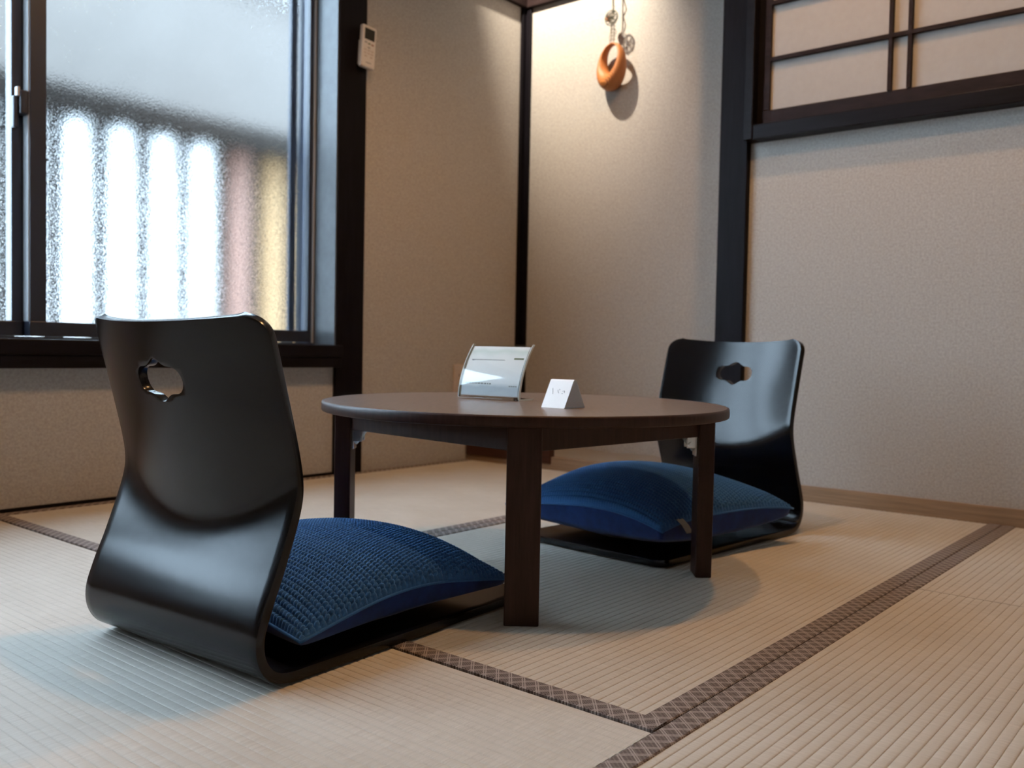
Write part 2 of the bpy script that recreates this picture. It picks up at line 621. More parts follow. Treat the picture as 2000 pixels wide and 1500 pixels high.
tag(o, 'beige wall behind the viewer', 'wall', kind=S)
o = box('wall_rear', (XMIN - 0.1, YMIN, -0.03), (XMIN, YW, TOP), 'wall')
tag(o, 'beige wall facing the alcove from across the room', 'wall', kind=S)
o = box('ceiling', (XMIN - 0.1, YMIN - 0.1, TOP), (XA + 0.1, YW + 0.12, TOP + 0.06), 'ceiling')
tag(o, 'pale board ceiling above the room', 'ceiling', kind=S)

# alcove step, baseboards, posts
o = box('floor_alcove', (XB + 0.018, 1.30, -0.03), (XA, YW, 0.043), 'alcove_wood')
tag(o, 'low wooden alcove floor behind the table', 'floor', kind=S)
o = box('baseboard_alcove', (XB, 1.306, -0.03), (XB + 0.018, YW, 0.045), 'base_wood', bevel=0.0015)
tag(o, 'tan wooden front edge of the alcove step', 'baseboard', kind=S)
o = box('baseboard_right', (XB, YMIN, -0.03), (XR, 1.217, 0.045), 'base_wood', bevel=0.0015)
tag(o, 'brown wooden baseboard under the greige wall', 'baseboard', kind=S)
o = box('baseboard_left', (XMIN, YW - 0.004, -0.03), (1.905, YW, 0.010), 'dark_wood_h')
tag(o, 'thin dark strip along the foot of the window wall', 'baseboard', kind=S)
o = box('trim_1', (XB - 0.006, 1.93, 0.020), (XB + 0.02, YW - 0.004, 0.075), 'red_wood', bevel=0.002)
tag(o, 'short red-brown board at the alcove step corner', 'trim', kind=S)
o = box('trim_2', (XB - 0.013, 1.216, -0.03), (XB + 0.105, 1.308, TOP), 'dark_wood', bevel=0.003)
tag(o, 'black timber pillar between alcove and paper screen', 'pillar', kind=S)
o = box('trim_3', (1.903, YW - 0.016, -0.03), (2.016, YW + 0.10, TOP), 'dark_wood', bevel=0.003)
tag(o, 'black timber post beside the window carrying the remote', 'post', kind=S)
o = boxes('trim_4', [((XA - 0.034, YW - 0.012, 0.043), (XA, YW, 1.765)), ((XA - 0.012, YW - 0.034, 0.043), (XA, YW, 1.765))], 'dark_wood', bevel=0.002)
tag(o, 'thin dark corner strip inside the alcove', 'trim', kind=S)
o = box('trim_5', (XA - 0.022, 1.30, 1.765), (XA, YW, 1.815), 'brown_sash', bevel=0.002)
tag(o, 'brown picture rail above the hanging basket', 'trim', kind=S)
o = box('trim_6', (2.016, YW - 0.022, 1.765), (XA - 0.022, YW, 1.815), 'brown_sash', bevel=0.002)
tag(o, 'brown picture rail on the window wall', 'trim', kind=S)
o = box('trim_7', (WX0 - 0.11, YW - 0.016, -0.03), (WX0, YW + 0.10, TOP), 'dark_wood', bevel=0.003)
tag(o, 'black timber post at the far side of the window', 'post', kind=S)

# ------------------------------------------------------------------ window
win = empty('window_1', (0, 0, 0))
tag(win, 'sliding window with pebbled frosted panes and dark frames', 'window', kind=S)
yf = YW - 0.050
o = box('sill', (WX0, yf, 0.383), (WX1 - 0.004, YW + 0.10, WZ0), 'dark_wood_h', win, bevel=0.003)
box('sill_apron', (WX0, yf + 0.006, 0.350), (WX1 - 0.004, YW + 0.01, 0.383), 'dark_wood_h', win, bevel=0.002)
box('jamb', (WX1 - 0.009, YW - 0.010, WZ0), (WX1 - 0.004, YW + 0.098, WZ1), 'jamb', win)
box('head', (WX0, YW - 0.01, WZ1 - 0.03), (WX1, YW + 0.10, WZ1), 'dark_wood_h', win)
YS1, YS2, YS3 = YW + 0.098, YW + 0.138, YW + 0.176      # inner sash front/back, outer sash back
# outer aluminium frame
boxes('outer_frame', [((WX0, YS1, WZ0 - 0.03), (WX1, YS3 + 0.012, WZ0 + 0.006)), ((WX0, YS1, WZ1 - 0.035), (WX1, YS3 + 0.012, WZ1)),
                      ((WX1 - 0.012, YS1, WZ0), (WX1, YS3 + 0.012, WZ1)), ((WX0, YS1, WZ0), (WX0 + 0.02, YS3 + 0.012, WZ1))], 'alu_dark', win)
box('frame_lip', (WX1 - 0.018, YS1 - 0.006, WZ0 + 0.006), (WX1 - 0.012, YS1 + 0.002, WZ1 - 0.035), 'alu_light', win)


def sash(x0, x1, ya, yb, lw, rw, parent):
    zb, zt = WZ0 + 0.007, WZ1 - 0.036
    s_ = box('sash', (x0, ya, zb), (x1, yb, zb + 0.038), 'alu_dark', parent, bevel=0.0015)
    box('sash_rail', (x0, ya, zt - 0.04), (x1, yb, zt), 'alu_dark', s_, bevel=0.0015)
    box('sash_stile', (x0, ya, zb + 0.038), (x0 + lw, yb, zt - 0.04), 'alu_dark', s_, bevel=0.0015)
    box('sash_stile', (x1 - rw, ya, zb + 0.038), (x1, yb, zt - 0.04), 'alu_dark', s_, bevel=0.0015)
    ym = (ya + yb) / 2
    g = box('pane', (x0 + lw - 0.004, ym - 0.002, zb + 0.034), (x1 - rw + 0.004, ym + 0.002, zt - 0.036), 'glass', s_)
    g['label'] = 'pebbled frosted glass pane'
    return s_


s1 = sash(1.006, WX1 - 0.018, YS1, YS2 - 0.004, 0.041, 0.014, win)
s2 = sash(0.100, 1.030, YS2, YS3, 0.035, 0.052, win)
s3 = sash(-0.800, 0.130, YS2, YS3, 0.035, 0.035, win)
box('edge_strip', (1.0035, YS1 + 0.004, WZ0 + 0.045), (1.006, YS2 - 0.006, WZ1 - 0.08), 'alu_light', s1)
box('stile_bead', (WX1 - 0.0195, YS1 + 0.004, WZ0 + 0.045), (WX1 - 0.0145, YS2 - 0.006, WZ1 - 0.08), 'alu_light', s1)
# screen frame just outside the inner sash
box('screen_stile', (1.858, YS3 + 0.002, WZ0 + 0.008), (1.884, YS3 + 0.014, WZ1 - 0.036), 'alu_dark', win)
# crescent lock on the meeting stile
bm = bmesh.new()
add_box(bm, (0.984, YS1 + 0.002, 0.985), (1.006, YS2 - 0.008, 1.045), 0.004)
add_box(bm, (0.972, YS1 + 0.012, 0.950), (0.984, YS1 + 0.030, 1.030), 0.004)
lk = bm_obj('latch', bm, 'alu_dark', win)
box('latch_plate', (0.978, YS1 + 0.006, 1.028), (0.986, YS1 + 0.022, 1.052), 'alu_light', win, bevel=0.002)
lk['label'] = 'dark crescent latch on the meeting stile'

# ------------------------------------------------------------------ paper screen
sh = empty('window_2', (0, 0, 0))
tag(sh, 'high paper lattice screen in a dark frame on the wall', 'window', kind=S)
SY0, SY1 = -0.30, 1.214
boxes('frame', [((2.500, SY0, 1.041), (XR, SY1 - 0.026, 1.083)), ((2.496, SY1 - 0.026, 1.041), (XR, SY1, 1.86)), ((2.500, SY0, 1.80), (XR, SY1, 1.86)), ((2.500, SY0, 1.041), (XR, SY0 + 0.03, 1.86))], 'dark_wood_h', sh, bevel=0.002)
box('frame_groove', (2.530, SY0, 1.083), (XR, SY1 - 0.026, 1.80), 'dark_wood', sh)
sr = box('sash', (2.521, SY0 + 0.03, 1.083), (2.545, 1.166, 1.124), 'brown_sash', sh, bevel=0.0015)
box('sash_stile', (2.521, 1.147, 1.124), (2.545, 1.166, 1.762), 'brown_sash', sr, bevel=0.0015)
box('sash_rail', (2.521, SY0 + 0.03, 1.762), (2.545, 1.166, 1.80), 'brown_sash', sr, bevel=0.0015)
vb = [0.811, 0.762, 0.432, 0.383, 0.053, 0.004]
hb = [1.267, 1.427, 1.587]
for y in vb:
    box('muntin', (2.515, y - 0.005, 1.124), (2.5285, y + 0.005, 1.762), 'brown_sash', sr)
for z in hb:
    box('muntin', (2.514, SY0 + 0.03, z - 0.0055), (2.528, 1.147, z + 0.0055), 'brown_sash', sr)
ys = [1.150] + vb + [SY0 + 0.03]
zs = [1.122] + hb + [1.764]
for i in range(len(ys) - 1):
    for j in range(len(zs) - 1):
        box('paper_pane', (2.5292, ys[i + 1], zs[j]), (2.5298, ys[i], zs[j + 1]), 'paper', sr)

# ------------------------------------------------------------------ outdoors
o = box('ground_outside', (-7, YW + 0.2, -0.5), (8, 9, -0.4), 'outdoor_ground')
tag(o, 'concrete ground outside the window', 'ground', kind=S)
fence = empty('fence', (0, 3.25, -0.4))
tag(fence, 'blurred fence of pale upright sheets seen through the frosted window', 'fence')


def half_round(name, x, wd, z0, z1, mat, parent):
    v, f = [], []
    n = 8
    for z in (z0, z1):
        for side in (0, 1):
            for k in range(n + 1):
                a = PI * k / n
                rr = wd / 2 - side * 0.004
                v.append((x - math.cos(a) * rr, -math.sin(a) * rr * 0.55, z))
    q = n + 1
    for k in range(n):
        f.append((k, k + 1, 2 * q + k + 1, 2 * q + k))
        f.append((q + k + 1, q + k, 3 * q + k, 3 * q + k + 1))
        f.append((2 * q + k, 2 * q + k + 1, 3 * q + k + 1, 3 * q + k))
        f.append((k + 1, k, q + k, q + k + 1))
    return mesh_obj(name, v, f, mat, parent, smooth=True)


for k in range(-3, 9):
    x = 1.502 + 0.162 * k
    mt = 'sheet_pink' if k == 4 else ('sheet_orange' if k >= 5 else 'sheet_white')
    half_round('slat', x, 0.100, 0.02, 1.61, mt, fence)
    box('batten', (x + 0.046, -0.004, 0.0), (x + 0.116, 0.03, 1.62), 'outdoor_dark', fence)
box('rail', (0.95, -0.09, 1.60), (3.1, 0.05, 1.685), 'outdoor_dark', fence, bevel=0.01)
roof = empty('neighbour_roof', (1.5, 3.9, -0.4))
tag(roof, 'pale grey neighbouring roof blurred behind the fence rail', 'roof')
bm = bmesh.new()
v = [bm.verts.new(p) for p in ((-0.30, -0.25, 1.75), (5, -0.25, 1.75), (5, 0.98, 3.07), (-0.30, 0.98, 3.07), (-0.30, -0.25, 1.70), (5, -0.25, 1.70), (5, 0.98, 3.02), (-0.30, 0.98, 3.02))]
for q in ((0, 1, 2, 3), (7, 6, 5, 4), (0, 4, 5, 1), (1, 5, 6, 2), (2, 6, 7, 3), (3, 7, 4, 0)):
    bm.faces.new([v[i] for i in q])
bm_obj('roof_sheet', bm, 'outdoor_roof', roof)
box('roof_cap', (-0.30, 0.84, 2.97), (5, 1.06, 3.11), 'outdoor_dark', roof, bevel=0.01)

# ------------------------------------------------------------------ table
TC = (1.337, 1.078)
TZ = 0.320
tb = empty('round_table', (TC[0], TC[1], 0), R(219))
tag(tb, 'low round walnut folding table standing between two floor chairs', 'table')
RT = 0.375
prof = [(0.0005, TZ - 0.018), (RT - 0.004, TZ - 0.018), (RT - 0.0012, TZ - 0.017), (RT, TZ - 0.014), (RT, TZ - 0.004), (RT - 0.0012, TZ - 0.0012), (RT - 0.004, TZ), (0.0005, TZ)]
prof = [(0.0005, TZ - 0.0178), (RT - 0.0042, TZ - 0.0178), (RT - 0.0042, TZ - 0.0002), (0.0005, TZ)]
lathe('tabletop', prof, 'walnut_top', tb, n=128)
eb = [(RT - 0.004, TZ - 0.018), (RT - 0.0012, TZ - 0.0172), (RT, TZ - 0.015), (RT, TZ - 0.0035), (RT - 0.0010, TZ - 0.0010), (RT - 0.004, TZ)]
ev, ef = [], []
for k in range(128):
    a = 2 * PI * k / 128
    for r_, z_ in eb:
        ev.append((r_ * math.cos(a), r_ * math.sin(a), z_))
for k in range(128):
    k2 = (k + 1) % 128
    for j in range(6):
        j2 = (j + 1) % 6
        ef.append((k * 6 + j, k2 * 6 + j, k2 * 6 + j2, k * 6 + j2))
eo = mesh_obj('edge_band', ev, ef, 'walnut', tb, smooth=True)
eo.data.set_sharp_from_angle(angle=R(50))
eo['label'] = 'dark brown rounded rim'
LR, LW, LT = 0.338, 0.053, 0.030
for k in range(4):
    a = k * PI / 2
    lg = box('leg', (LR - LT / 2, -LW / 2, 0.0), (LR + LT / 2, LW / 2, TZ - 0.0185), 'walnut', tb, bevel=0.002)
    lg.rotation_euler = (0, 0, a)
    bk = bmesh.new()
    add_box(bk, (LR - LT / 2 - 0.004, -0.014, 0.225), (LR - LT / 2, 0.014, 0.262), 0.001)
    add_box(bk, (LR - LT / 2 - 0.020, -0.016, 0.240), (LR - LT / 2 - 0.003, -0.012, 0.300), 0.001)
    add_box(bk, (LR - LT / 2 - 0.020, 0.012, 0.240), (LR - LT / 2 - 0.003, 0.016, 0.300), 0.001)
    add_tube(bk, [(LR - LT / 2 - 0.013, -0.02, 0.247), (LR - LT / 2 - 0.013, 0.02, 0.247)], 0.005)
    add_tube(bk, [(LR - LT / 2 - 0.004, 0.0, 0.236), (LR - LT / 2 - 0.034, 0.0, 0.275)], 0.005)
    b_ = bm_obj('folding_bracket', bk, 'chrome', lg)
    b_['label'] = 'shiny metal folding bracket'
# aprons run between neighbouring legs, flush just inside them
ra = LR - 0.004
for k in range(4):
    a0, a1 = k * PI / 2, (k + 1) * PI / 2
    p0 = Vector((ra * math.cos(a0), ra * math.sin(a0), 0))
    p1 = Vector((ra * math.cos(a1), ra * math.sin(a1), 0))
    d = (p1 - p0).normalized()
    ln = (p1 - p0).length - 0.045
    ap = box('apron', (-ln / 2, -0.008, 0.262), (ln / 2, 0.008, TZ - 0.0185), 'walnut', tb, bevel=0.0015)
    mid = (p0 + p1) / 2
    ap.location = mid
    ap.rotation_euler = (0, 0, math.atan2(d.y, d.x))

# ------------------------------------------------------------------ floor chairs
CW = 0.380
PROF = [(0.006, 0.450), (0.011, 0.434), (0.027, 0.389), (0.042, 0.339), (0.0545, 0.294), (0.059, 0.262), (0.057, 0.230), (0.048, 0.187), (0.030, 0.139),
        (0.012, 0.099), (0.001, 0.064), (0.004, 0.034), (0.022, 0.010), (0.055, 0.0), (0.12, 0.0), (0.25, 0.0), (0.40, 0.0), (0.50, 0.0), (0.565, 0.0)]


def catmull(pts, sub):
    out = []
    for i in range(len(pts) - 1):
        p0, p1, p2, p3 = pts[max(i - 1, 0)], pts[i], pts[i + 1], pts[min(i + 2, len(pts) - 1)]
        for j in range(sub):
            t = j / sub
            out.append(tuple(0.5 * ((2 * b) + (-a + c) * t + (2 * a - 5 * b + 4 * c - d) * t * t + (-a + 3 * b - 3 * c + d) * t ** 3) for a, b, c, d in zip(p0, p1, p2, p3)))
    out.append(tuple(pts[-1]))
    return out


def smooth01(x):
    x = max(0.0, min(1.0, x))
    return x * x * (3 - 2 * x)


DISH = 0.040
TH = 0.0125


def make_chair_mesh():
    path = catmull(PROF, 6)
    path = [(x, max(0.0, z)) for x, z in path]
    # arc length
    s = [0.0]
    for i in range(1, len(path)):
        s.append(s[-1] + math.hypot(path[i][0] - path[i - 1][0], path[i][1] - path[i - 1][1]))
    total = s[-1]
    # denser rows near the ends so the rounded corners are smooth
    rows = sorted(set([round(x, 5) for x in s] + [round(0.034 * (1 - math.cos(q * PI / 20)), 5) for q in range(11)] + [round(total - 0.034 * (1 - math.cos(q * PI / 20)), 5) for q in range(11)]))
    rows = [r for i, r in enumerate(rows) if i == 0 or r - rows[i - 1] > 2e-4]

    def at(d):
        for i in range(1, len(s)):
            if d <= s[i] + 1e-9:
                t = (d - s[i - 1]) / max(1e-9, s[i] - s[i - 1])
                return [a + (b - a) * t for a, b in zip(path[i - 1], path[i])]
        return list(path[-1])
    nt_ = 28
    outer = []
    rc = 0.032
    for d in rows:
        x, z = at(d)
        hw = CW / 2
        e = min(d, total - d)
        if e < rc:
            hw -= rc - math.sqrt(max(0, rc * rc - (rc - e) ** 2))
        row = []
        for j in range(nt_ + 1):
            t = -1 + 2 * j / nt_
            y = hw * t
            k = 1 - (2 * y / CW) ** 2
            xx = x
            if d < 0.5 and z > 0.07:
                lower = x if z < 0.139 else 0.030 + 0.40 * (z - 0.139)
                upper = 0.0545 - 0.28 * (z - 0.294) - DISH * k
                e_ = (0.0095 - 0.0025 * k) * smooth01((z - 0.07) / 0.06)
                xx = (lower + upper) / 2 - math.sqrt(((lower - upper) / 2) ** 2 + e_ * e_)
            zz = z - 0.010 * k * smooth01((z - 0.30) / 0.15) if d < 0.5 else z
            row.append(Vector((xx, y, zz)))
        outer.append(row)
    nr = len(outer)
    inner = []
    for i in range(nr):
        row = []
        for j in range(nt_ + 1):
            a = outer[min(i + 1, nr - 1)][j] - outer[max(i - 1, 0)][j]
            b = outer[i][min(j + 1, nt_)] - outer[i][max(j - 1, 0)]
            n = b.cross(a)
            n.normalize()
            if n.length < 0.5:
                n = Vector((1, 0, 0))
            row.append(outer[i][j] + n * TH)
        inner.append(row)
    # orientation check: the sitting side is forward/up
    mid = inner[nr // 4][nt_ // 2] - outer[nr // 4][nt_ // 2]
    if mid.x < 0:
        for i in range(nr):
            for j in range(nt_ + 1):
                inner[i][j] = outer[i][j] * 2 - inner[i][j]
    v = [p for r_ in outer for p in r_] + [p for r_ in inner for p in r_]
    q = nt_ + 1
    off = nr * q
    f = []
    for i in range(nr - 1):
        for j in range(nt_):
            f.append((i * q + j, i * q + j + 1, (i + 1) * q + j + 1, (i + 1) * q + j))
            f.append((off + i * q + j, off + (i + 1) * q + j, off + (i + 1) * q + j + 1, off + i * q + j + 1))
    for i in range(nr - 1):
        f.append((i * q, (i + 1) * q, off + (i + 1) * q, off + i * q))
        f.append((i * q + nt_, off + i * q + nt_, off + (i + 1) * q + nt_, (i + 1) * q + nt_))
    for j in range(nt_):
        f.append((j, off + j, off + j + 1, j + 1))
        f.append(((nr - 1) * q + j, (nr - 1) * q + j + 1, off + (nr - 1) * q + j + 1, off + (nr - 1) * q + j))
    bm = bmesh.new()
    bv = [bm.verts.new(p) for p in v]
    for t in f:
        try:
            bm.faces.new([bv[k] for k in t])
        except ValueError:
            pass
    bmesh.ops.remove_doubles(bm, verts=bm.verts, dist=1e-5)
    bmesh.ops.recalc_face_normals(bm, faces=bm.faces)
    me = bpy.data.meshes.new('chair_shell')
    bm.to_mesh(me)
    bm.free()
    me.materials.append(M['lacquer'])
    ob = link(bpy.data.objects.new('chair_shell', me))
    # cloud-shaped hand hole
    top, n = [], 40
    for i in range(n + 1):
        x = -0.048 * math.cos(PI * i / n)
        e = max(0.0, abs(x) - 0.031) / 0.017
        h = 0.0170 * math.sqrt(max(0.0, 1 - min(1, e) ** 2)) + 0.0110 * math.exp(-(x / 0.0165) ** 2 * 1.4)
        top.append((x, h if e < 1 else 0.0))
    poly = top + [(x, -h) for x, h in reversed(top[1:-1])]
    zc = 0.366
    cb = bmesh.new()
    fr = [cb.verts.new((-0.12, y, zc + h)) for y, h in poly]
    bk = [cb.verts.new((0.12, y, zc + h)) for y, h in poly]
    cb.faces.new(fr)
    cb.faces.new(bk[::-1])
    for i in range(len(poly)):
        j = (i + 1) % len(poly)
        cb.faces.new((fr[j], fr[i], bk[i], bk[j]))
    bmesh.ops.recalc_face_normals(cb, faces=cb.faces)
    cm = bpy.data.meshes.new('cut')
    cb.to_mesh(cm)
    cb.free()
    co = link(bpy.data.objects.new('cut', cm))
    md = ob.modifiers.new('cut', 'BOOLEAN')
    md.operation = 'DIFFERENCE'
    md.solver = 'EXACT'
    md.object = co
    dg = bpy.context.evaluated_depsgraph_get()
    me2 = bpy.data.meshes.new_from_object(ob.evaluated_get(dg))
    bpy.data.objects.remove(co, do_unlink=True)
    bpy.data.objects.remove(ob, do_unlink=True)
    bm = bmesh.new()
    bm.from_mesh(me2)
    bm.edges.ensure_lookup_table()
    # soften the outline edges a little
    sharp = [e for e in bm.edges if len(e.link_faces) == 2 and e.calc_face_angle(0) > R(55)]
    try:
        bmesh.ops.bevel(bm, geom=sharp, offset=0.0022, segments=2, affect='EDGES', profile=0.5, clamp_overlap=True)
    except Exception:
        pass
    for f_ in bm.faces:
        f_.smooth = True
    bm.to_mesh(me2)
    bm.free()
    me2.set_sharp_from_angle(angle=R(50))
    return me2


chair_me = make_chair_mesh()
ch1 = link(bpy.data.objects.new('legless_chair', chair_me))
ch1.location = (0.6190, 1.098, 0.0035)
ch1.rotation_euler = (0, 0, R(3.4))
tag(ch1, 'black lacquered legless floor chair seen from behind, back to the viewer', 'chair', 'black legless floor chairs')
ch2 = link(bpy.data.objects.new('legless_chair', chair_me))
ch2.location = (2.105, 1.025, 0.0035)
ch2.rotation_euler = (0, 0, R(180 - 5))
tag(ch2, 'black legless floor chair across the table reflecting the window, facing the viewer', 'chair', 'black legless floor chairs')

# ------------------------------------------------------------------ cushions
def cushion(name, size, T, zm, seed, nc=44, nrw=64):
    rng = random.Random(seed)
    root = empty(name, (0, 0, 0))
    a = size / 2
    nu, nv = nc * 8, nrw * 6
    u = np.linspace(-1, 1, nu + 1)
    v = np.linspace(-1, 1, nv + 1)
    U, V = np.meshgrid(u, v, indexing='ij')
    ph = [rng.uniform(0, 6.28) for _ in range(6)]

    def base(U, V, top):
        X = a * U * (1 - 0.07 * (1 - V ** 2) * U ** 2)
        Y = a * V * (1 - 0.07 * (1 - U ** 2) * V ** 2)
        E = np.clip((1 - U ** 2) * (1 - V ** 2), 0, 1)
        seam = zm * (1 - 0.25 * (U ** 2) * (V ** 2)) + 0.006 * np.sin(3.1 * U + ph[0]) * np.sin(2.3 * V + ph[1]) * (np.abs(U) ** 4 + np.abs(V) ** 4).clip(0, 1)
        lump = 1 + 0.10 * np.sin(2.2 * U + ph[2]) * np.cos(1.7 * V + ph[3])
        if top:
            Z = seam + T * lump * E ** 0.55 + 0.004 * np.sin(7 * U + 3 * V + ph[4]) * E ** 0.6 * (1 - E)
        else:
            Z = seam * (1 - np.clip(E * 1.0, 0, 1) ** 0.24) + 0.006 * np.abs(np.sin(5 * U + ph[5]) * np.sin(4 * V + ph[4])) * (1 - E) * E ** 0.3
        return X, Y, Z

    X, Y, Z = base(U, V, True)
    P = np.stack([X, Y, Z], -1)
    du = np.gradient(P, axis=0)
    dv = np.gradient(P, axis=1)
    n = np.cross(du, dv)
    n /= np.linalg.norm(n, axis=-1, keepdims=True) + 1e-12
    cu = (U + 1) / 2 * nc
    col = np.floor(cu)
    fu = cu - col - 0.5
    cvv = (V + 1) / 2 * nrw + 0.5 * (col % 2)
    fv = cvv - np.floor(cvv) - 0.5
    # each stitch: a plump bead, slightly slanted
    rr = np.sqrt((fu / 0.52) ** 2 + ((fv + 0.25 * fu * np.where(col % 2 == 0, 1, -1)) / 0.56) ** 2)
    bead = np.sqrt(np.clip(1 - rr ** 2, 0, 1))
    edge = np.clip(np.minimum(1 - np.abs(U), 1 - np.abs(V)) / 0.03, 0, 1)
    P = P + n * (0.0052 * bead * edge)[..., None]
    q = nv + 1
    idx = np.arange((nu + 1) * q).reshape(nu + 1, q)
    faces = np.stack([idx[:-1, :-1], idx[1:, :-1], idx[1:, 1:], idx[:-1, 1:]], -1).reshape(-1, 4)
    ob = mesh_obj('knit_top', P.reshape(-1, 3).tolist(), faces.tolist(), 'knit', root, smooth=True)
    # smooth velvet underside
    m_ = 60
    u = np.linspace(-1, 1, m_ + 1)
    U2, V2 = np.meshgrid(u, u, indexing='ij')
    X, Y, Z = base(U2, V2, False)
    P2 = np.stack([X, Y, Z], -1).reshape(-1, 3)
    idx = np.arange((m_ + 1) ** 2).reshape(m_ + 1, m_ + 1)
    faces = np.stack([idx[:-1, :-1], idx[:-1, 1:], idx[1:, 1:], idx[1:, :-1]], -1).reshape(-1, 4)
    bo = mesh_obj('velvet_underside', P2.tolist(), faces.tolist(), 'velvet', root, smooth=True)
    bo['label'] = 'smooth royal blue underside'
    # seam cord around the edge
    t = np.linspace(-1, 1, 41)
    loop = [(x, -1) for x in t[:-1]] + [(1, y) for y in t[:-1]] + [(-x, 1) for x in t[:-1]] + [(-1, -y) for y in t[:-1]]
    UU = np.array([p[0] for p in loop])
    VV = np.array([p[1] for p in loop])
    X, Y, Z = base(UU, VV, True)
    pts = list(zip(X.tolist(), Y.tolist(), Z.tolist()))
    pts.append(pts[0])
    tube('seam', pts, 0.0022, 'knit', root, 6)
    return root, base


cu1, _ = cushion('cushion', 0.425, 0.066, 0.050, 3)
cu1.location = (0.905, 1.135, 0.0165)
cu1.rotation_euler = (0, 0, R(2))
tag(cu1, 'navy knitted cushion on the floor chair with its back to the viewer', 'cushion', 'navy knitted cushions')
cu2, base2 = cushion('cushion', 0.45, 0.070, 0.078, 8)
cu2.location = (1.760, 1.060, 0.0165)
cu2.rotation_euler = (0, 0, R(-9))
tag(cu2, 'navy knitted cushion with a white tag, on the chair across the table', 'cushion', 'navy knitted cushions')
bm = bmesh.new()
tagv = []
for i in range(5):
    t = i / 4
    tagv.append([bm.verts.new((-0.172 + 0.020 * t + sx, -0.200 - 0.034 * t, 0.080 + 0.006 * math.sin(t * 2.5) - 0.030 * t * t)) for sx in (-0.010, 0.010)])
for i in range(4):
    bm.faces.new((tagv[i][0], tagv[i][1], tagv[i + 1][1], tagv[i + 1][0]))
bmesh.ops.solidify(bm, geom=bm.faces[:], thickness=0.0012)
tg = bm_obj('care_tag', bm, 'tag', cu2)
tg['label'] = 'small cream fabric tag'

# ------------------------------------------------------------------ card stand on the table
st = empty('card_stand', (1.322, 1.160, TZ), R(-90 + 7))
tag(st, 'clear curved acrylic card stand on the round table', 'card stand')
# local frame: x across, y back (away from the reader), z up; curve leans back
WS = 0.140


def stand_curve(h):
    t = h / 0.104
    return 0.004 + 0.006 * t + 0.044 * t * t


def curved_sheet(name, x0, x1, h0, h1, off, th, mat, parent, n=14, uv=False):
    v, f, uvs = [], [], []
    for i in range(n + 1):
        h = h0 + (h1 - h0) * i / n
        y = stand_curve(h) + off
        for (x, yy) in ((x0, y), (x1, y), (x1, y + th), (x0, y + th)):
            v.append((x, yy, h + 0.0035))
            uvs.append(((x - x0) / (x1 - x0), i / n))
    for i in range(n):
        for j in range(4):
            k = (j + 1) % 4
            f.append((i * 4 + j, i * 4 + k, (i + 1) * 4 + k, (i + 1) * 4 + j))
    f.append((3, 2, 1, 0))
    f.append(tuple(n * 4 + j for j in range(4)))
    o_ = mesh_obj(name, v, f, mat, parent, uvs=uvs)
    for p_ in o_.data.polygons:
        p_.use_smooth = True
    o_.data.set_sharp_from_angle(angle=R(40))
    return o_


curved_sheet('front_sheet', -WS / 2, WS / 2, 0.0, 0.104, -0.0026, 0.0026, 'acrylic', st)
curved_sheet('back_sheet', -WS / 2, WS / 2, 0.0, 0.102, 0.0016, 0.0028, 'acrylic', st)
box('foot', (-WS / 2, 0.000, 0.0), (WS / 2, 0.055, 0.0034), 'acrylic', st, bevel=0.0008)
for sx in (-1, 1):
    xa = sx * WS / 2
    eo = curved_sheet('edge_glint', xa - 0.0006, xa + 0.0006, 0.0, 0.104, -0.0026, 0.0070, 'acrylic_edge', st)
    eo['label'] = 'pale strip painted as the glint of the acrylic edge'
box('foot_edge_glint', (WS / 2 - 0.0006, 0.004, 0.0), (WS / 2 + 0.0006, 0.055, 0.0034), 'acrylic_edge', st)
cd_ = curved_sheet('menu_card', -WS / 2 + 0.004, WS / 2 - 0.004, 0.004, 0.099, 0.0004, 0.0008, 'card', None, uv=True)
cd_.location = st.location
cd_.rotation_euler = st.rotation_euler
tag(cd_, 'white printed card inside the clear acrylic stand', 'card')
# faint printed marks as thin ink strips on the card
def ink(xa, xb, ha, hb_, mat):
    o_ = curved_sheet('print_mark', xa, xb, ha, hb_, 0.0001, 0.00025, mat, cd_, n=3)
    return o_


ink(-0.058, 0.020, 0.0725, 0.0735, 'ink_grey')
ink(0.040, 0.062, 0.0745, 0.0775, 'btn_green')
ink(-0.056, -0.052, 0.0715, 0.0735, 'ink_grey')
xx = -0.058
rg = random.Random(4)
while xx < 0.0:
    l_ = rg.uniform(0.002, 0.006)
    ink(xx, xx + l_, 0.0265 - 0.02 * (xx + 0.058) * 0.6, 0.029 - 0.02 * (xx + 0.058) * 0.6, 'btn_grey')
    xx += l_ + 0.002
xx = 0.044
while xx < 0.062:
    ink(xx, xx + 0.0035, 0.0225, 0.0245, 'btn_grey')
    xx += 0.0048

